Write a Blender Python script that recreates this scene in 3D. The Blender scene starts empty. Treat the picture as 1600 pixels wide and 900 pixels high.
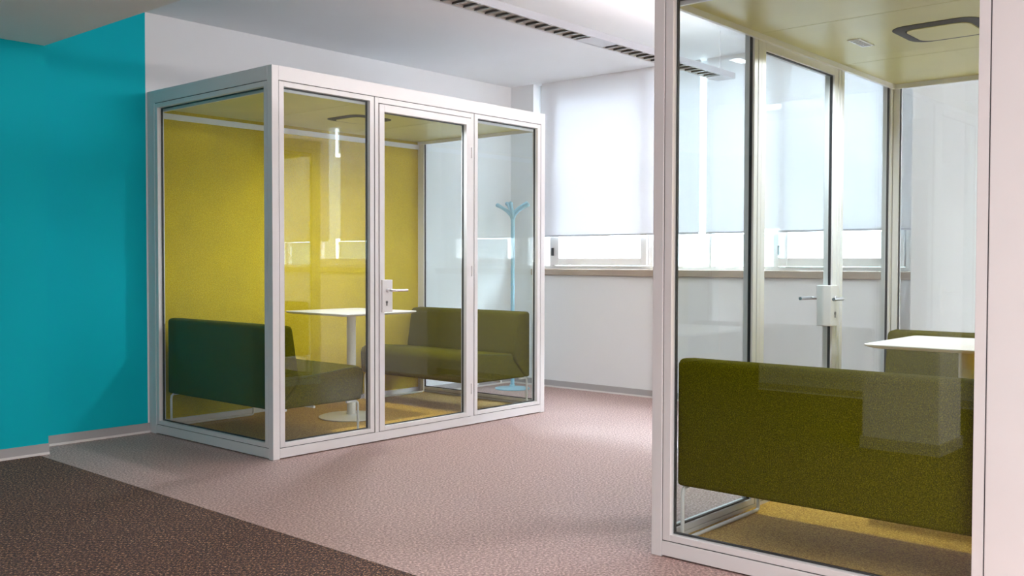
import bpy, bmesh, math, random
from mathutils import Vector, Matrix
random.seed(4)
S = bpy.context.scene
COL = S.collection

# ------------------------------------------------------------------ camera
F_PX, HEAD, PITCH, ROLL = 1517.871, 0.719462, -0.026396, 0.002223
cam = bpy.data.cameras.new('camera'); camo = bpy.data.objects.new('camera', cam); COL.objects.link(camo)
fw = Vector((math.cos(HEAD)*math.cos(PITCH), math.sin(HEAD)*math.cos(PITCH), math.sin(PITCH)))
rt = Vector((math.sin(HEAD), -math.cos(HEAD), 0)); up = rt.cross(fw)
r2 = rt*math.cos(ROLL) + up*math.sin(ROLL); u2 = up*math.cos(ROLL) - rt*math.sin(ROLL)
camo.matrix_world = Matrix(((r2.x, u2.x, -fw.x, 0), (r2.y, u2.y, -fw.y, 0), (r2.z, u2.z, -fw.z, 1.11), (0, 0, 0, 1)))
cam.sensor_width = 36; cam.lens = F_PX/1600*36; cam.clip_start = .05
S.camera = camo

# ------------------------------------------------------------------ world, lights, exposure
w = bpy.data.worlds.new('world'); S.world = w; w.use_nodes = True
wn = w.node_tree.nodes; wl = w.node_tree.links
bg = wn['Background']; bg.inputs['Color'].default_value = (.84, .93, 1, 1); bg.inputs['Strength'].default_value = 16
S.view_settings.view_transform = 'Standard'; S.view_settings.look = 'None'
S.view_settings.gamma = 1; S.view_settings.use_curve_mapping = False
S.view_settings.exposure = 1.2
try:
    S.cycles.transparent_max_bounces = 32; S.cycles.max_bounces = 12; S.cycles.diffuse_bounces = 6
    S.cycles.glossy_bounces = 6
except Exception: pass

def area(name, loc, direction, sx, sy, power, color):
    l = bpy.data.lights.new(name, 'AREA'); l.shape = 'RECTANGLE'; l.size = sx; l.size_y = sy
    l.energy = power; l.color = color
    o = bpy.data.objects.new(name, l); COL.objects.link(o); o.location = loc
    o.rotation_euler = Vector(direction).to_track_quat('-Z', 'Y').to_euler()
    return o
area('fill_light_near', (.6, -.9, 2.32), (0, 0, -1), 2.4, 1.8, 54, (1, .955, .94))  # added fill under the low ceiling behind the camera, not a fixture
area('fill_light_side', (4.2, -2.2, 2.68), (0, .25, -1), 3.0, 1.6, 280, (1, .95, .93))  # added fill from the unseen right side, brightens the door faces
area('fill_light_aisle', (4.8, 3.55, 2.69), (0, 0, -1), 2.6, .16, 9, (1, .93, .89))  # narrow fill strip added above the aisle, separate from the pendant

# ------------------------------------------------------------------ materials
def new_mat(name):
    m = bpy.data.materials.new(name); m.use_nodes = True
    return m, m.node_tree.nodes, m.node_tree.links, m.node_tree.nodes['Principled BSDF']
def plain(name, color, rough=.5, metal=0, spec=.5, var=.03, scale=6, bump=0):
    m, n, l, b = new_mat(name)
    tc = n.new('ShaderNodeTexCoord'); nz = n.new('ShaderNodeTexNoise'); nz.inputs['Scale'].default_value = scale
    nz.inputs['Detail'].default_value = 3
    l.new(tc.outputs['Object'], nz.inputs['Vector'])
    r = n.new('ShaderNodeValToRGB')
    r.color_ramp.elements[0].position = .3; r.color_ramp.elements[1].position = .7
    r.color_ramp.elements[0].color = tuple(c*(1-var) for c in color)+(1,)
    r.color_ramp.elements[1].color = tuple(min(1, c*(1+var)) for c in color)+(1,)
    l.new(nz.outputs['Fac'], r.inputs['Fac']); l.new(r.outputs['Color'], b.inputs['Base Color'])
    b.inputs['Roughness'].default_value = rough; b.inputs['Metallic'].default_value = metal
    b.inputs['Specular IOR Level'].default_value = spec
    if bump:
        bp = n.new('ShaderNodeBump'); bp.inputs['Strength'].default_value = bump; bp.inputs['Distance'].default_value = .002
        n2 = n.new('ShaderNodeTexNoise'); n2.inputs['Scale'].default_value = 300
        l.new(tc.outputs['Object'], n2.inputs['Vector']); l.new(n2.outputs['Fac'], bp.inputs['Height'])
        l.new(bp.outputs['Normal'], b.inputs['Normal'])
    return m
def fabric(name, cols, scale, rough=.95, sheen=.15, bump=.5, spec=.15, big=0.0, coords='Object', stretch=(1, 1, 1)):
    """speckled textile: cols = list of (pos, rgb)"""
    m, n, l, b = new_mat(name)
    tc = n.new('ShaderNodeTexCoord'); mp = n.new('ShaderNodeMapping'); mp.inputs['Scale'].default_value = stretch
    l.new(tc.outputs[coords], mp.inputs['Vector'])
    nz = n.new('ShaderNodeTexNoise'); nz.inputs['Scale'].default_value = scale; nz.inputs['Detail'].default_value = 5; nz.inputs['Roughness'].default_value = .65
    l.new(mp.outputs['Vector'], nz.inputs['Vector'])
    r = n.new('ShaderNodeValToRGB'); e = r.color_ramp.elements
    e[0].position, e[0].color = cols[0][0], cols[0][1]+(1,)
    e[1].position, e[1].color = cols[-1][0], cols[-1][1]+(1,)
    for p_, c_ in cols[1:-1]:
        x = e.new(p_); x.color = c_+(1,)
    l.new(nz.outputs['Fac'], r.inputs['Fac'])
    out = r.outputs['Color']
    if big:
        nb = n.new('ShaderNodeTexNoise'); nb.inputs['Scale'].default_value = 5; nb.inputs['Detail'].default_value = 4
        l.new(tc.outputs[coords], nb.inputs['Vector'])
        mr = n.new('ShaderNodeMapRange'); mr.inputs['To Min'].default_value = 1-big; mr.inputs['To Max'].default_value = 1+big
        l.new(nb.outputs['Fac'], mr.inputs['Value'])
        vm = n.new('ShaderNodeVectorMath'); vm.operation = 'SCALE'
        l.new(out, vm.inputs[0]); l.new(mr.outputs['Result'], vm.inputs['Scale']); out = vm.outputs['Vector']
    l.new(out, b.inputs['Base Color'])
    b.inputs['Roughness'].default_value = rough; b.inputs['Sheen Weight'].default_value = sheen
    b.inputs['Specular IOR Level'].default_value = spec
    bp = n.new('ShaderNodeBump'); bp.inputs['Strength'].default_value = bump; bp.inputs['Distance'].default_value = .003
    l.new(nz.outputs['Fac'], bp.inputs['Height']); l.new(bp.outputs['Normal'], b.inputs['Normal'])
    return m
def glass_mat(name, tint, f0=.05):
    m = bpy.data.materials.new(name); m.use_nodes = True
    n = m.node_tree.nodes; l = m.node_tree.links; n.clear()
    out = n.new('ShaderNodeOutputMaterial'); mx = n.new('ShaderNodeMixShader')
    tr = n.new('ShaderNodeBsdfTransparent'); tr.inputs['Color'].default_value = tint+(1,)
    gl = n.new('ShaderNodeBsdfGlossy'); gl.inputs['Roughness'].default_value = 0.0
    g = n.new('ShaderNodeNewGeometry'); d = n.new('ShaderNodeVectorMath'); d.operation = 'DOT_PRODUCT'
    l.new(g.outputs['Incoming'], d.inputs[0]); l.new(g.outputs['Normal'], d.inputs[1])
    def mth(op, a, bb):
        x = n.new('ShaderNodeMath'); x.operation = op
        for i, v in enumerate((a, bb)):
            if v is None: continue
            if hasattr(v, 'links'): l.new(v, x.inputs[i])
            else: x.inputs[i].default_value = v
        return x.outputs[0]
    a = mth('ABSOLUTE', d.outputs['Value'], None)
    a = mth('SUBTRACT', 1.0, a); a = mth('POWER', a, 7.0); a = mth('MULTIPLY', a, 1-f0); a = mth('ADD', a, f0)
    l.new(a, mx.inputs['Fac']); l.new(tr.outputs[0], mx.inputs[1]); l.new(gl.outputs[0], mx.inputs[2])
    l.new(mx.outputs[0], out.inputs['Surface'])
    return m
def emit(name, color, strength):
    m, n, l, b = new_mat(name)
    b.inputs['Base Color'].default_value = (.8, .8, .8, 1)
    b.inputs['Emission Color'].default_value = color+(1,); b.inputs['Emission Strength'].default_value = strength
    return m

M = {}
M['teal'] = plain('teal_wall_paint', (.0, .48, .57), .7, spec=.15, var=.02, scale=2)
M['corridor'] = plain('grey_corridor_paint', (.12, .14, .18), .7)
M['white_wall'] = plain('white_wall_paint', (.80, .82, .84), .7, var=.01, scale=2)
M['ceiling'] = plain('ceiling_paint', (.80, .83, .86), .8, var=.01, scale=2)
M['soffit'] = plain('lower_ceiling_paint', (.80, .78, .77), .8, var=.01, scale=2)
M['frame'] = plain('white_lacquered_aluminium', (.79, .79, .80), .35, spec=.5, var=.01)
M['gasket'] = plain('black_rubber_gasket', (.015, .017, .02), .5)
M['groove'] = plain('shadow_gap_grey', (.09, .09, .10), .8)
M['glass'] = glass_mat('booth_glass', (.955, .988, .990), .040)
M['wglass'] = glass_mat('window_glass', (.98, .99, 1.0), .04)
M['felt'] = fabric('mustard_wool_felt', [(.3, (.46, .33, .010)), (.55, (.62, .46, .020)), (.75, (.76, .60, .05))], 160, sheen=.1, bump=.4, big=.12)
M['felt_top'] = plain('mustard_ceiling_board', (.62, .58, .22), .34, spec=.6, var=.05, scale=4)
M['sofa'] = fabric('olive_wool_upholstery', [(.3, (.034, .030, .001)), (.52, (.100, .090, .001)), (.70, (.24, .21, .004))], 260, sheen=0, spec=.05, bump=.5)
M['seam'] = plain('olive_seam_piping', (.06, .07, .006), .9)
M['booth_floor'] = fabric('ochre_booth_carpet', [(.34, (.24, .12, .012)), (.5, (.54, .31, .035)), (.64, (.80, .54, .12))], 170, bump=.8)
M['table'] = plain('white_table_laminate', (.82, .80, .77), .35, var=.01)
M['chrome'] = plain('brushed_steel', (.72, .72, .74), .25, metal=1, var=.02)
M['rod'] = plain('white_powder_coated_rod', (.82, .82, .80), .35, var=.01)
M['dark'] = plain('dark_recess', (.012, .013, .008), .6)
M['sill'] = plain('taupe_window_sill', (.43, .365, .30), .5, var=.02)
M['winframe'] = plain('white_window_frame', (.80, .80, .80), .4, var=.01)
M['skirting'] = plain('grey_skirting', (.42, .41, .42), .45, var=.02)
M['skirting_edge'] = plain('pale_skirting_edge', (.78, .76, .75), .4, var=.01)
M['lamp'] = plain('silver_grey_aluminium', (.62, .64, .70), .4, metal=.15, var=.01)
M['louvre'] = plain('louvre_blade_metal', (.16, .16, .16), .3, metal=.6, var=.02)
M['tube'] = emit('lit_tube_upward', (1, .84, .78), 7)
M['coat'] = plain('pale_blue_coated_steel', (.30, .55, .68), .4, var=.02)
M['facade'] = plain('grey_facade_render', (.13, .13, .125), .9, var=.03, scale=.5)
M['fglass'] = plain('pale_facade_window', (.055, .07, .075), .6, var=.1, scale=.7)
M['ground'] = plain('street_asphalt', (.4, .4, .4), .9)
M['orange'] = fabric('orange_wool', [(.3, (.55, .12, .02)), (.7, (.80, .24, .05))], 200)
# translucent roller blind
m, n, l, b = new_mat('white_blind_fabric')
tr = n.new('ShaderNodeBsdfTranslucent'); tr.inputs['Color'].default_value = (.86, .88, .91, 1)
df = n.new('ShaderNodeBsdfDiffuse'); df.inputs['Color'].default_value = (.88, .88, .90, 1)
tc = n.new('ShaderNodeTexCoord'); wv = n.new('ShaderNodeTexNoise'); wv.inputs['Scale'].default_value = 400
l.new(tc.outputs['Object'], wv.inputs['Vector'])
bp = n.new('ShaderNodeBump'); bp.inputs['Strength'].default_value = .1; l.new(wv.outputs['Fac'], bp.inputs['Height']); l.new(bp.outputs['Normal'], df.inputs['Normal'])
mx = n.new('ShaderNodeMixShader'); mx.inputs['Fac'].default_value = .225
l.new(df.outputs[0], mx.inputs[1]); l.new(tr.outputs[0], mx.inputs[2]); l.new(mx.outputs[0], n['Material Output'].inputs['Surface'])
M['blind'] = m
# carpets of the room
def carpet(name, cols, scale, stretch, rough, spec, bump, weave, wmin=.88):
    m = fabric(name, cols, scale, rough=rough, spec=spec, sheen=.05, bump=bump, stretch=stretch)
    n = m.node_tree.nodes; l = m.node_tree.links; b = n['Principled BSDF']
    tc = n.new('ShaderNodeTexCoord'); wv = n.new('ShaderNodeTexWave'); wv.inputs['Scale'].default_value = weave
    wv.inputs['Distortion'].default_value = 6; wv.inputs['Detail'].default_value = 2; wv.inputs['Detail Scale'].default_value = 6
    wv.bands_direction = 'DIAGONAL'
    l.new(tc.outputs['Object'], wv.inputs['Vector'])
    mr = n.new('ShaderNodeMapRange'); mr.inputs['To Min'].default_value = wmin; mr.inputs['To Max'].default_value = 2.0-wmin
    l.new(wv.outputs['Fac'], mr.inputs['Value'])
    src = b.inputs['Base Color'].links[0].from_socket
    vm = n.new('ShaderNodeVectorMath'); vm.operation = 'SCALE'
    l.new(src, vm.inputs[0]); l.new(mr.outputs['Result'], vm.inputs['Scale']); l.new(vm.outputs['Vector'], b.inputs['Base Color'])
    return m
M['carpet_light'] = carpet('pinkish_grey_carpet', [(.32, (.15, .088, .078)), (.5, (.41, .275, .25)), (.66, (.78, .57, .53))], 95, (1, 1, 1), .5, .4, .8, 20)
M['carpet_dark'] = carpet('dark_brown_flecked_carpet', [(.36, (.010, .006, .008)), (.47, (.042, .022, .024)), (.54, (.085, .046, .042)), (.59, (.42, .19, .06)), (.66, (.70, .50, .38))], 95, (1, 1.7, 1), .8, .2, .9, 14, .62)

# ------------------------------------------------------------------ mesh helpers
class MB:
    def __init__(s): s.bm = bmesh.new(); s.mats = []
    def mi(s, m):
        if m is None: return 0
        if m not in s.mats: s.mats.append(m)
        return s.mats.index(m)
    def box(s, a, b, m=None, bev=0):
        x0, x1 = sorted((a[0], b[0])); y0, y1 = sorted((a[1], b[1])); z0, z1 = sorted((a[2], b[2]))
        t = bmesh.new()
        r = bmesh.ops.create_cube(t, size=1)
        for v in r['verts']: v.co = Vector(((x0+x1)/2+v.co.x*(x1-x0), (y0+y1)/2+v.co.y*(y1-y0), (z0+z1)/2+v.co.z*(z1-z0)))
        if bev: bmesh.ops.bevel(t, geom=t.edges[:]+t.verts[:], offset=bev, segments=2, affect='EDGES', profile=.5)
        s.merge(t, m); return s
    def merge(s, t, m=None):
        i = s.mi(m)
        bmesh.ops.recalc_face_normals(t, faces=t.faces[:])
        for f in t.faces: f.material_index = i
        me = bpy.data.meshes.new('t'); t.to_mesh(me); t.free(); s.bm.from_mesh(me); bpy.data.meshes.remove(me)
    def prism(s, pts, axis, a, b, m=None, bev=0, seg=3):
        """polygon pts (2d) extruded along axis ('x','y','z') from a to b"""
        def P(p, h):
            return {'x': (h, p[0], p[1]), 'y': (p[0], h, p[1]), 'z': (p[0], p[1], h)}[axis]
        t = bmesh.new(); lo = [t.verts.new(P(p, a)) for p in pts]; hi = [t.verts.new(P(p, b)) for p in pts]
        t.faces.new(lo); t.faces.new(hi[::-1]); k = len(pts)
        for i in range(k): t.faces.new((lo[i], lo[(i+1) % k], hi[(i+1) % k], hi[i]))
        bmesh.ops.recalc_face_normals(t, faces=t.faces[:])
        if bev: bmesh.ops.bevel(t, geom=t.edges[:], offset=bev, segments=seg, affect='EDGES', profile=.5)
        s.merge(t, m); return s
    def tube(s, pts, r, m=None, seg=12, radii=None, caps=True):
        t = bmesh.new(); pts = [Vector(p) for p in pts]; rings = []; prev = None
        for i, p in enumerate(pts):
            d = (pts[min(i+1, len(pts)-1)]-pts[max(i-1, 0)]).normalized()
            if prev is None: u = d.orthogonal().normalized()
            else: u = (prev-d*prev.dot(d)).normalized()
            prev = u; v = d.cross(u); rr = radii[i] if radii else r
            rings.append([t.verts.new(p+(u*math.cos(q)+v*math.sin(q))*rr) for q in [2*math.pi*k/seg for k in range(seg)]])
        for A, B in zip(rings, rings[1:]):
            for k in range(seg): t.faces.new((A[k], A[(k+1) % seg], B[(k+1) % seg], B[k]))
        if caps: t.faces.new(rings[0][::-1]); t.faces.new(rings[-1])
        s.merge(t, m); return s
    def lathe(s, prof, c, m=None, seg=48):
        t = bmesh.new(); rings = []
        for r, z in prof:
            rings.append([t.verts.new((c[0]+r*math.cos(2*math.pi*k/seg), c[1]+r*math.sin(2*math.pi*k/seg), z)) for k in range(seg)])
        for A, B in zip(rings, rings[1:]):
            for k in range(seg): t.faces.new((A[k], A[(k+1) % seg], B[(k+1) % seg], B[k]))
        t.faces.new(rings[0][::-1]); t.faces.new(rings[-1]); s.merge(t, m); return s
    def build(s, name, mat=None, parent=None, smooth=False, loc=None):
        me = bpy.data.meshes.new(name); s.bm.to_mesh(me); s.bm.free()
        mats = [x for x in s.mats if x is not None] or [mat]
        for x in mats: me.materials.append(x)
        if smooth:
            for p in me.polygons: p.use_smooth = True
            try: me.set_sharp_from_angle(angle=math.radians(35))
            except Exception: pass
        o = bpy.data.objects.new(name, me); COL.objects.link(o)
        if parent is not None:
            o.parent = parent; o.matrix_parent_inverse = Matrix.Translation(parent_loc(parent)).inverted()
        return o
def parent_loc(o):
    v = Vector((0, 0, 0)); q = o
    while q is not None: v = v+q.location; q = q.parent if q.parent else None
    return v
# parts are modelled in world space; each parent chain only carries a translation on the root
def thing(name, label, cat, loc=(0, 0, 0), group=None):
    o = bpy.data.objects.new(name, None); COL.objects.link(o); o.location = loc; o.empty_display_size = .1
    o['label'] = label; o['category'] = cat
    if group: o['group'] = group
    return o
def tag(o, label, cat, group=None):
    o['label'] = label; o['category'] = cat
    if group: o['group'] = group
    return o
def struct(name, mb, mat=None):
    o = mb.build(name, mat); o['kind'] = 'structure'; return o
def sub(mb, name, mat, part, smooth=False):
    """sub-part: the part itself has no transform of its own beyond its inverse"""
    o = mb.build(name, mat, None, smooth); o.parent = part
    root = part.parent
    o.matrix_parent_inverse = Matrix.Identity(4)
    return o

# ------------------------------------------------------------------ the room
YB = 5.922          # left wall
XF = 6.74           # window wall
ZC = 2.713; ZD = 2.340; XD = 2.435; YR = -3.6; XN = -1.57; XNN = -3.9
def fx(y): return 2.34 + (y-2.0)*.0105
fl = MB()
def quad(mb, pts, m):
    t = bmesh.new(); t.faces.new([t.verts.new(p) for p in pts]); mb.merge(t, m)
ys = [YR-.2, 2.5, 3.2, 4.2, 5.0, YB+.1]
for a, b in zip(ys, ys[1:]):
    fl.prism([(XNN-.2, a), (fx(a), a), (fx(b), b), (XNN-.2, b)], 'z', -.1, 0, M['carpet_dark'])
    fl.prism([(fx(a), a), (XF+.25, a), (XF+.25, b), (fx(b), b)], 'z', -.1, 0, M['carpet_light'])
struct('floor', fl)
struct('ceiling', MB().box((XD, YR-.2, ZC), (XF+.3, YB+.2, ZC+.12)), M['ceiling'])
struct('ceiling_low', MB().box((XNN-.2, YR-.2, ZD), (XD, YB+.2, ZC+.12)), M['soffit'])
wlm = MB()
wlm.box((XNN-.2, 5.685, 0), (XD, YB+.2, ZD), M['teal'])
wlm.box((XD, YB, 0), (3.172, YB+.2, ZC), M['teal'])
wlm.box((3.172, YB, 0), (XF+.3, YB+.2, ZC), M['white_wall'])
struct('wall_left', wlm)
struct('wall_right', MB().box((XNN-.2, YR-.2, 0), (XF+.3, YR, ZC)), M['white_wall'])
wn_ = MB().box((XN-.15, YR, 0), (XN, 3.98, ZD), M['white_wall'])
wn_.box((XNN-.2, 3.83, 0), (XN-.15, 3.98, ZD), M['white_wall'])
wn_.box((XNN-.2, 3.98, 0), (XNN, 5.7, ZD), M['corridor'])
struct('wall_near', wn_)
struct('wall_near_pillar', MB().box((.1, 1.81, 0), (.5, 2.25, ZD)), M['white_wall'])
struct('baseboard_pillar', MB().box((.088, 1.798, .0), (.512, 2.262, .07)), M['skirting'])
# window wall: parapet, piers
ww = MB()
ww.box((XF, YR, 0), (XF+.25, YB, .995), M['white_wall'])
ww.box((XF, 5.654, .995), (XF+.25, YB, ZC), M['white_wall'])
ww.box((XF-.14, 1.60, 0), (XF+.25, 2.262, ZC), M['white_wall'])
ww.box((XF, -1.9, .995), (XF+.25, YR, ZC), M['white_wall'])
struct('wall_far', ww)
struct('trim_1', MB().box((XF-.03, 2.262, .997), (XF+.14, 5.654, 1.053), bev=.004), M['sill'])
struct('trim_2', MB().box((XF-.03, -1.9, .997), (XF+.14, 1.60, 1.053), bev=.004), M['sill'])
def skirt(name, a, b, face):
    """a,b endpoints along wall; face = outward normal"""
    (x0, y0), (x1, y1) = a, b; nx, ny = face
    mb = MB().box((x0, y0, .012), (x1+nx*.010, y1+ny*.010, .062), M['skirting'])
    mb.box((x0, y0, 0), (x1+nx*.016, y1+ny*.016, .013), M['skirting_edge'])
    struct(name, mb)
skirt('baseboard_left', (XD, YB), (3.18, YB), (0, -1))
skirt('baseboard_left_white', (5.58, YB), (XF, YB), (0, -1))
skirt('baseboard_pilaster', (XNN, 5.685), (XD, 5.685), (0, -1))
skirt('baseboard_far', (XF, 2.262), (XF, YB), (-1, 0))
skirt('baseboard_near', (XN, YR), (XN, 3.98), (1, 0))

# windows
def ring(mb, plane, a0, a1, z0, z1, t, d0, d1, m=None, bev=0):
    """rectangular ring in plane 'x' (spans y) or 'y' (spans x), thickness t (left,right,bottom,top) and depth d0..d1"""
    tl, tr_, tb, tt = t if isinstance(t, tuple) else (t,)*4
    def bx(p0, p1, q0, q1):
        if plane == 'x': mb.box((d0, p0, q0), (d1, p1, q1), m, bev)
        else: mb.box((p0, d0, q0), (p1, d1, q1), m, bev)
    bx(a0, a0+tl, z0, z1); bx(a1-tr_, a1, z0, z1)
    bx(a0+tl, a1-tr_, z0, z0+tb); bx(a0+tl, a1-tr_, z1-tt, z1)
    return mb
def window(name, y0, y1, bays):
    r = bpy.data.objects.new(name, None); COL.objects.link(r); r.location = (XF+.12, (y0+y1)/2, 1.053); r['kind'] = 'structure'
    X0, X1 = XF+.10, XF+.18
    fr = ring(MB(), 'x', y0, y1, 1.053, ZC, (.05, .05, .028, .05), X0, X1)
    for yb, kind in bays[1:]: fr.box((X0, yb-.02, 1.081), (X1, yb+.02, ZC-.05))
    fr.build('window_frame', M['winframe'], r)
    es = [b[0] for b in bays]+[y1]
    for i, (ya, kind) in enumerate(bays):
        yb = es[i+1]; ya_, yb_ = ya+.02, yb-.02
        if i == 0: ya_ = y0+.05
        if i == len(bays)-1: yb_ = y1-.05
        if kind == 'sash':
            s = ring(MB(), 'x', ya_+.004, yb_-.004, 1.085, ZC-.055, (.06, .08, .062, .06), X0-.025, X1-.02, bev=.004)
            so = s.build('window_sash', M['winframe'], r)
            h = MB().box((X0-.045, yb_-.03, 1.17), (X0-.025, yb_-.012, 1.24), bev=.003); h.build('hinge', M['gasket'], r)
            MB().box((X0+.02, ya_+.064, 1.147), (X0+.028, yb_-.084, ZC-.115)).build('window_pane', M['wglass'], r)
        else:
            if yb_-ya_ > .8:
                mb = MB()
                mb.box((X0+.0, (ya_+yb_)/2-.012, 1.081), (X1-.02, (ya_+yb_)/2+.012, ZC-.05)); mb.build('glazing_bar', M['winframe'], r)
            MB().box((X0+.02, ya_, 1.081), (X0+.028, yb_, ZC-.05)).build('window_pane', M['wglass'], r)
    return r
window('window_1', 2.262, 5.654, [(2.262, 'fixed'), (2.36, 'sash'), (3.34, 'fixed'), (4.46, 'sash'), (5.52, 'fixed')])
window('window_2', -1.9, 1.60, [(-1.9, 'sash'), (-.9, 'fixed'), (.2, 'sash')])

# roller blinds
def blind(y0, y1, label):
    t = thing('roller_blind', label, 'blind', (XF+.04, (y0+y1)/2, 1.34), 'white roller blinds along the window wall')
    MB().box((XF+.035, y0, 1.352), (XF+.0365, y1, ZC-.001)).build('blind_fabric', M['blind'], t)
    MB().box((XF+.028, y0, 1.338), (XF+.044, y1, 1.353), bev=.003).build('bottom_bar', M['lamp'], t)
    MB().tube([(XF+.062, y0, ZC-.026), (XF+.062, y1, ZC-.026)], .02).build('roller_tube', M['winframe'], t, True)
blind(3.965, 5.585, 'white translucent roller blind beside the white corner pier, left of the booth post')
blind(2.285, 3.905, 'white translucent roller blind in the window right of the narrow bright gap')
blind(.72, 1.58, 'white roller blind beyond the white pier, behind the right booth')
blind(-1.85, .52, 'wide white roller blind farthest right, out beyond the right booth')

# building and ground outside
fb = thing('office_building', 'pale building with rows of windows across the street', 'building', (13, 4, -6))
MB().box((13, -14, -6), (17, 22, 5.2)).build('facade', M['facade'], fb)
for i in range(14):
    y = -9+i*1.9
    for z in (.15, -2.9, 3.3):
        o = ring(MB(), 'x', y, y+1.1, z, z+1.45, .07, 12.93, 13.0).build('window', M['winframe'], fb)
        sub(MB().box((12.97, y+.07, z+.07), (12.985, y+1.03, z+1.38)), 'pane', M['fglass'], o)
struct('ground_outside', MB().box((XF+.5, -30, -6.2), (40, 40, -6)), M['ground'])

# ------------------------------------------------------------------ glass booths
L = 2.385; H = 2.202; ZF = .045; ZT = 2.095
def booth(name_loc, x0, yf, sg, W, back, handle_left, label):
    """x0: near short face; yf: door face; sg: +1 back lies towards +y; back: width of the solid rear member"""
    root = thing('glass_booth', label, 'booth', (x0+L/2, yf+sg*W/2, 0), 'glass meeting booths')
    Y = lambda d: yf+sg*d
    D = .048
    gy = .018                                                # glass depth behind the outer face
    def B(mb, x, xx, d, dd, z, zz, m=None, bev=0): return mb.box((x, Y(d), z), (xx, Y(dd), zz), m, bev)
    # corner posts
    for (xa, xb, da, db) in ((x0, x0+.045, 0, .045), (x0+L-.045, x0+L, 0, .045), (x0, x0+.045, W-back+.06, W), (x0+L-.045, x0+L, W-back+.06, W)):
        B(MB(), xa, xb, da, db, 0, H, bev=.002).build('corner_post', M['frame'], root)
    # rails (outer profile)
    for (z0, z1, nm) in ((.006, .060, 'bottom_rail'), (2.122, H, 'top_rail')):
        B(MB(), x0+.045, x0+L-.045, 0, .045, z0, z1, bev=.0015).build(nm, M['frame'], root)
        B(MB(), x0, x0+.045, .045, W-back+.06, z0, z1, bev=.0015).build(nm, M['frame'], root)
        B(MB(), x0+L-.045, x0+L, .045, W-back+.06, z0, z1, bev=.0015).build(nm, M['frame'], root)
    # roof and floor
    B(MB(), x0+.004, x0+L-.004, .004, W-.004, 2.13, H-.004).build('roof_panel', M['frame'], root)
    B(MB(), x0+.045, x0+L-.045, .045, W-.05, .003, ZF).build('booth_floor', M['booth_floor'], root)
    # ceiling lining in three boards, with shadow gaps between them
    cb = MB(); xs = [x0+.05, x0+.744, x0+1.628, x0+L-.05]
    for a, b in zip(xs, xs[1:]): B(cb, a+.002, b-.002, .046, W-.045, ZT, ZT+.02)
    cl = cb.build('ceiling_lining', M['felt_top'], root)
    # recessed air ring: dark rounded square with a board in the middle
    cx, cy = x0+L/2, yf+sg*W/2
    def rr(h, r, k=8):
        pts = []
        for (sx, sy, a0) in ((1, 1, 0), (-1, 1, 90), (-1, -1, 180), (1, -1, 270)):
            for i in range(k+1):
                a = math.radians(a0+90*i/k); pts.append((cx+sx*(h-r)+r*math.cos(a), cy+sy*(h-r)+r*math.sin(a)))
        return pts
    t = bmesh.new(); o_, i_ = rr(.180, .085), rr(.132, .055)
    kk = len(o_)
    lo = [t.verts.new((p[0], p[1], ZT-.002)) for p in o_]; li = [t.verts.new((p[0], p[1], ZT-.008)) for p in i_]
    ho = [t.verts.new((p[0], p[1], ZT+.003)) for p in o_]; hi = [t.verts.new((p[0], p[1], ZT+.003)) for p in i_]
    for i in range(kk):
        j = (i+1) % kk
        t.faces.new((lo[i], lo[j], li[j], li[i])); t.faces.new((lo[i], lo[j], ho[j], ho[i])); t.faces.new((li[i], li[j], hi[j], hi[i])); t.faces.new((ho[i], ho[j], hi[j], hi[i]))
    mb = MB(); mb.merge(t); mb.build('air_ring', M['dark'], root)
    mb = MB(); mb.prism(rr(.128, .053), 'z', ZT-.010, ZT+.002); mb.build('ring_cover', M['felt_top'], root)
    v = MB(); B(v, cx-.085, cx+.085, .315-.028, .315+.028, ZT-.004, ZT+.003)
    vo = v.build('air_vent', M['frame'], root)
    sv = MB()
    for k in range(5): B(sv, cx-.075+k*.031, cx-.075+k*.031+.02, .315-.018, .315+.018, ZT-.0055, ZT-.004)
    sub(sv, 'slot', M['skirting'], vo)
    ll = bpy.data.lights.new('booth_downlight', 'AREA'); ll.shape = 'RECTANGLE'; ll.size = .15; ll.size_y = .04; ll.energy = 8; ll.spread = math.radians(158); ll.color = (.95, .97, 1)
    lo_ = bpy.data.objects.new('booth_downlight', ll); COL.objects.link(lo_); lo_.location = (cx, Y(.315), ZT-.007)
    # back felt wall
    B(MB(), x0+.045, x0+L-.045, W-.05, W-.01, ZF, 2.12).build('back_wall', M['felt'], root)
    B(MB(), x0+.045, x0+L-.045, W-.010, W-.001, .006, H, bev=.001).build('outer_panel', M['frame'], root)
    B(MB(), x0+.045, x0+L-.045, W-.062, W-.05, 2.035, 2.072).build('wall_rail', M['frame'], root)
    B(MB(), x0+.045, x0+L-.045, W-.064, W-.05, ZF, ZF+.035).build('skirting', M['frame'], root)
    # inner top rails under the ceiling (door side and both short sides)
    B(MB(), x0+.045, x0+L-.045, .046, .060, 2.070, ZT).build('inner_rail', M['frame'], root)
    for xa in (x0+.046, x0+L-.060): B(MB(), xa, xa+.014, .060, W-.062, 2.070, ZT).build('inner_rail', M['frame'], root)
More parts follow.
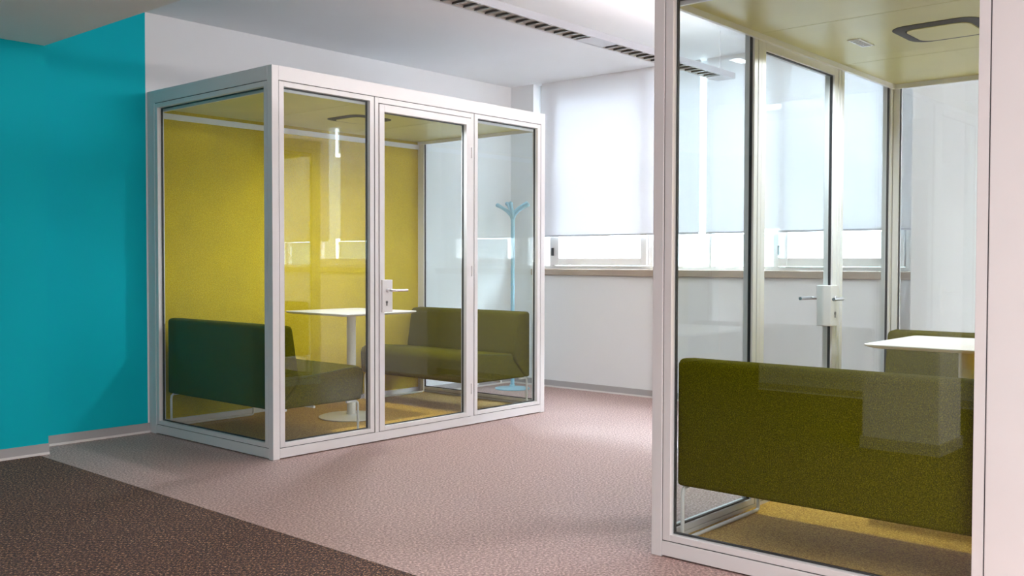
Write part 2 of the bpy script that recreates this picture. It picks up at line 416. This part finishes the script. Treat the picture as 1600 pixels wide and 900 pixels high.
    # seam covers: a thin dark shadow gap behind the inner frames
    def bay_y(a, b):                                          # glazed bay on the door face, a..b between seams
        g = ring(MB(), 'y', a+.0005, b-.0005, .060, 2.122, .006, Y(.006), Y(.040)); g.build('shadow_gap', M['groove'], root)
        ring(MB(), 'y', a+.004, b-.004, .064, 2.118, (.036-.004, .036-.004, .024, .028), Y(.002), Y(D), bev=.0012).build('glazing_frame', M['frame'], root)
        ring(MB(), 'y', a+.035, b-.035, .087, 2.091, .007, Y(gy+.010), Y(gy+.021)).build('gasket', M['gasket'], root)
        MB().box((a+.034, Y(gy), .086), (b-.034, Y(gy+.008), 2.092)).build('glass_pane', M['glass'], root)
    s0, s1, s2, s3 = x0+.045-.018, x0+.744, x0+1.628, x0+L-.045
    # door face bays
    for a, b in ((x0+.045, s1), (s2, x0+L-.045)): bay_y2 = bay_y(a, b)
    # door jamb
    ring(MB(), 'y', s1+.0005, s2-.0005, .060, 2.122, .006, Y(.006), Y(.040)).build('shadow_gap', M['groove'], root)
    mb = MB()
    for xa, xb in ((s1+.003, s1+.031), (s2-.031, s2-.003)): B(mb, xa, xb, .002, D, .0605, 2.118, bev=.0012)
    B(mb, s1+.031, s2-.031, .002, D, 2.086, 2.118, bev=.0012)
    mb.build('door_jamb', M['frame'], root)
    # door leaf
    a, b = s1+.035, s2-.035
    door = ring(MB(), 'y', a, b, .064, 2.080, (.040, .045, .026, .045), Y(-.004), Y(D-.002), bev=.0015).build('door', M['frame'], root)
    hx = a if handle_left else b; hs = 1 if handle_left else -1
    sub(ring(MB(), 'y', a+.039, b-.044, .089, 2.036, .006, Y(gy+.006), Y(gy+.018)), 'gasket', M['gasket'], door)
    sub(MB().box((a+.038, Y(gy-.004), .088), (b-.043, Y(gy+.004), 2.037)), 'door_glass', M['glass'], door)
    mb = MB(); B(mb, hx+hs*.012, hx+hs*.096, -.014, D+.012, .800, 1.000, bev=.003)
    sub(mb, 'lock_plate', M['frame'], door)
    for side, d0, d1 in ((-1, -.014, -.062), (1, D+.012, D+.060)):
        lv = MB(); px = hx+hs*.052; z = .935
        lv.tube([(px, Y(d0), z), (px, Y(d0+side*.006), z)], .014, seg=20)
        lv.tube([(px, Y(d0), z), (px, Y(d1-side*.012), z), (px+hs*.006, Y(d1-side*.003), z), (px+hs*.018, Y(d1), z), (px+hs*.125, Y(d1), z)], .0085, seg=14)
        sub(lv, 'door_handle', M['chrome'], door, True)
        kh = MB(); kx = px-hs*.005
        kh.tube([(kx, Y(d0-side*.001), .862), (kx, Y(d0+side*.0035), .862)], .008, seg=16)
        kh.box((kx-.0035, Y(d0-side*.001), .840), (kx+.0035, Y(d0+side*.0035), .860))
        sub(kh, 'keyhole', M['louvre'], door, True)
    # hinges on the other side
    ox = b if handle_left else a
    for z in (.25, 1.05, 1.85):
        mb = MB(); mb.tube([(ox+hs*.004, Y(-.006), z-.035), (ox+hs*.004, Y(-.006), z+.035)], .005)
        sub(mb, 'hinge', M['frame'], door, True)
    # short faces
    g0, g1 = .045, W-back+.06
    for xo, sx in ((x0, 1), (x0+L, -1)):
        X = lambda d: xo+sx*d
        ya, yb = sorted((Y(g0), Y(g1)))
        ring(MB(), 'x', ya+.0005, yb-.0005, .060, 2.122, .006, X(.006), X(.040)).build('shadow_gap', M['groove'], root)
        ring(MB(), 'x', ya+.004, yb-.004, .064, 2.118, (.032, .032, .024, .028), X(.002), X(D), bev=.0012).build('glazing_frame', M['frame'], root)
        ring(MB(), 'x', ya+.035, yb-.035, .087, 2.091, .007, X(gy+.010), X(gy+.021)).build('gasket', M['gasket'], root)
        MB().box((X(gy), ya+.034, .086), (X(gy+.008), yb-.034, 2.092)).build('glass_pane', M['glass'], root)
    return root
booth('A', 3.182, 4.556, 1, 1.364, .145, True, 'white framed glass booth with mustard felt wall, standing beside the teal wall')
booth('B', 3.115, 2.021, -1, 1.345, .225, False, 'white framed glass booth in the right foreground, cut off by the frame')

# ------------------------------------------------------------------ sofas
def sofa(xb, dirx, y0, y1, label, group):
    """xb = rear plane of the back; dirx = +1 faces +x"""
    X = lambda d: xb+dirx*d
    root = thing('two_seat_sofa', label, 'sofa', (X(.33), (y0+y1)/2, ZF), group)
    bk = [(X(0), .262), (X(0), .735), (X(.022), .748), (X(.118), .742), (X(.135), .725), (X(.180), .45), (X(.172), .41), (X(.035), .262)]
    MB().prism(bk, 'y', y0, y1, bev=.016, seg=4).build('backrest', M['sofa'], root, True)
    st = [(X(.040), .262), (X(.178), .405), (X(.188), .445), (X(.60), .478), (X(.645), .462), (X(.665), .43), (X(.655), .275), (X(.64), .262)]
    so = MB().prism(st, 'y', y0+.004, y1-.004, bev=.016, seg=4).build('seat', M['sofa'], root, True)
    # piping along the upper seat edge
    pm = MB()
    for yy in (y0+.007, y1-.007):
        pm.tube([(X(.20), yy, .436), (X(.40), yy, .452), (X(.60), yy, .468), (X(.648), yy, .452), (X(.660), yy, .42), (X(.652), yy, .29)], .0028, seg=8)
    sub(pm, 'piping', M['seam'], so, True)
    for yy in (y0+.02, y1-.02):
        z = ZF+.008; r = .0075
        pts = [(X(.10), yy, .255), (X(.03), yy, .255), (X(.018), yy, .245), (X(.014), yy, .225), (X(.014), yy, z+.02), (X(.018), yy, z+.005), (X(.03), yy, z),
               (X(.615), yy, z), (X(.627), yy, z+.005), (X(.631), yy, z+.02), (X(.631), yy, .225), (X(.627), yy, .245), (X(.615), yy, .255), (X(.54), yy, .255)]
        MB().tube(pts, r, seg=10).build('sled_leg', M['rod'], root, True)
    MB().tube([(X(.3), y0+.02, .252), (X(.3), y1-.02, .252)], .008).build('cross_bar', M['rod'], root, True)
    return root
GA = 'olive two seat sofas in the booths'
sofa(3.238, 1, 4.632, 5.790, 'olive sofa with its back to the left booth\'s short glass side', GA)
sofa(5.502, -1, 4.640, 5.790, 'olive sofa at the window end of the left booth, facing the camera side', GA)
sofa(3.180, 1, .83, 1.952, 'large olive sofa seen from behind in the right foreground booth', GA)
sofa(5.440, -1, .83, 1.94, 'olive sofa at the far end of the right booth, behind the white table', GA)

# tables
def table(cx, cy, z, hf, label):
    root = thing('pedestal_table', label, 'table', (cx, cy, ZF), 'white pedestal tables in the booths')
    def rr(h, r, k=6):
        pts = []
        for (sx, sy, a0) in ((1, 1, 0), (-1, 1, 90), (-1, -1, 180), (1, -1, 270)):
            for i in range(k+1):
                a = math.radians(a0+90*i/k); pts.append((cx+sx*(h-r)+r*math.cos(a), cy+sy*(h-r)+r*math.sin(a)))
        return pts
    # top with chamfered underside
    t = bmesh.new(); rings = []
    for h_, z_ in ((hf-.03, z-.018), (hf-.004, z-.010), (hf, z-.006), (hf, z-.002), (hf-.002, z)):
        rings.append([t.verts.new((p[0], p[1], z_)) for p in rr(h_, .035)])
    k = len(rings[0])
    for A, B_ in zip(rings, rings[1:]):
        for i in range(k): t.faces.new((A[i], A[(i+1) % k], B_[(i+1) % k], B_[i]))
    t.faces.new(rings[0]); t.faces.new(rings[-1]); mb = MB(); mb.merge(t)
    mb.build('table_top', M['table'], root, True)
    MB().lathe([(.031, ZF+.01), (.031, z-.03), (.075, z-.026), (.075, z-.017)], (cx, cy), seg=32).build('column', M['table'], root, True)
    MB().lathe([(.215, ZF), (.222, ZF+.003), (.222, ZF+.008), (.21, ZF+.012), (.06, ZF+.016), (.034, ZF+.022), (.034, ZF+.03)], (cx, cy)).build('base', M['table'], root, True)
table(4.28, 5.215, .775, .325, 'white square pedestal table between the two sofas of the left booth')
table(4.37, 1.26, .770, .325, 'white square table in the right booth, cut off by the frame post')
# orange round stool standing by the pillar (seen mirrored in the right booth's glass)
ox_, oy_ = -1.05, 2.04
st_ = thing('round_stool', 'orange upholstered round stool by the pillar, mirrored in the right booth glass', 'stool', (ox_, oy_, 0))
MB().lathe([(.20, .375), (.30, .385), (.33, .415), (.335, .455), (.315, .49), (.22, .512), (.05, .516)], (ox_, oy_)).build('seat', M['orange'], st_, True)
for k in range(4):
    a = math.radians(45+90*k); c_, s_ = math.cos(a), math.sin(a)
    MB().tube([(ox_+c_*.2, oy_+s_*.2, .38), (ox_+c_*.27, oy_+s_*.27, 0)], .012, radii=[.014, .009]).build('leg', M['chrome'], st_, True)

# ------------------------------------------------------------------ pendant light
ya, yb = 3.305, 3.445; zb, zt = 2.388, 2.428; xe = 6.12; xs_ = .9
pl = thing('pendant_light', 'long silver grey linear pendant light with louvres hanging from the ceiling', 'lamp', ((xs_+xe)/2+.9, (ya+yb)/2, zb))
xs_ = 2.48
mb = MB()
mb.box((xs_, ya, zb), (xe, ya+.010, zt)); mb.box((xs_, yb-.010, zb), (xe, yb, zt)); mb.box((xe-.01, ya+.01, zb), (xe, yb-.01, zt)); mb.box((xs_, ya+.01, zb), (xs_+.01, yb-.01, zt))
secs = [(3.26, 4.47), (4.72, 5.95)]
edges = [xs_+.01, 3.26, 4.47, 4.72, 5.95, xe-.01]
for a, b in ((edges[0], edges[1]), (edges[2], edges[3]), (edges[4], edges[5])): mb.box((a, ya+.01, zb+.001), (b, yb-.01, zb+.006))
mb.box((xs_+.01, ya+.01, zt-.012), (xe-.01, yb-.01, zt-.008))
mb.build('lamp_body', M['lamp'], pl)
for a, b in secs:
    k = 15 if a < 4 else 15
    mb = MB(); mb.box((a, ya+.012, zb), (b, ya+.016, zb+.022)); mb.box((a, yb-.016, zb), (b, yb-.012, zb+.022))
    mb.box((a, ya+.016, zb+.0135), (b, yb-.016, zb+.018))
    fo = mb.build('louvre_frame', M['frame'], pl)
    for i in range(k):
        x = a+(i+.5)*(b-a)/k
        mb = MB(); mb.prism([(x-.008, zb+.0005), (x+.008, zb+.0005), (x+.003, zb+.013), (x-.003, zb+.013)], 'y', ya+.016, yb-.016)
        sub(mb, 'louvre_blade', M['louvre'], fo)
for a, b in ((2.6, 3.9), (4.2, 5.9)):
    mb = MB().tube([(a, (ya+yb)/2, zt+.004), (b, (ya+yb)/2, zt+.004)], .008); mb.build('light_tube', M['tube'], pl, True)
for x in (6.03, 3.1):
    mb = MB().tube([(x, (ya+yb)/2, zt), (x, (ya+yb)/2, zt+.035)], .005); mb.tube([(x, (ya+yb)/2, zt+.03), (x, (ya+yb)/2, ZC)], .0012, seg=6)
    mb.build('suspension_wire', M['lamp'], pl, True)

# ------------------------------------------------------------------ coat stand
cx, cy = 6.40, 5.60
cs = thing('coat_stand', 'pale blue steel coat stand with branching hooks behind the left booth', 'coat stand', (cx, cy, 0))
MB().lathe([(.15, 0), (.155, .004), (.15, .010), (.03, .022), (.02, .04)], (cx, cy)).build('base', M['coat'], cs, True)
MB().tube([(cx, cy, .02), (cx, cy, 1.54)], .017, seg=16).build('pole', M['coat'], cs, True)
R_ = Vector((rt.x, rt.y, 0))
Fh = Vector((math.cos(HEAD), math.sin(HEAD), 0))
for (a, dz, ln) in ((180, .0, .135), (115, .02, .12), (20, .02, .13), (-25, .0, .145), (-100, .01, .11)):
    d = R_*math.cos(math.radians(a))+Fh*math.sin(math.radians(a)); c = Vector((cx, cy, 0))
    pts = [c+Vector((0, 0, 1.47+dz)), c+d*.012+Vector((0, 0, 1.52+dz)), c+d*.05+Vector((0, 0, 1.56+dz)), c+d*(ln*.75)+Vector((0, 0, 1.592+dz)), c+d*ln+Vector((0, 0, 1.61+dz)), c+d*(ln+.01)+Vector((0, 0, 1.617+dz))]
    MB().tube(pts, .01, radii=[.013, .018, .016, .015, .019, .012], seg=12).build('hook', M['coat'], cs, True)
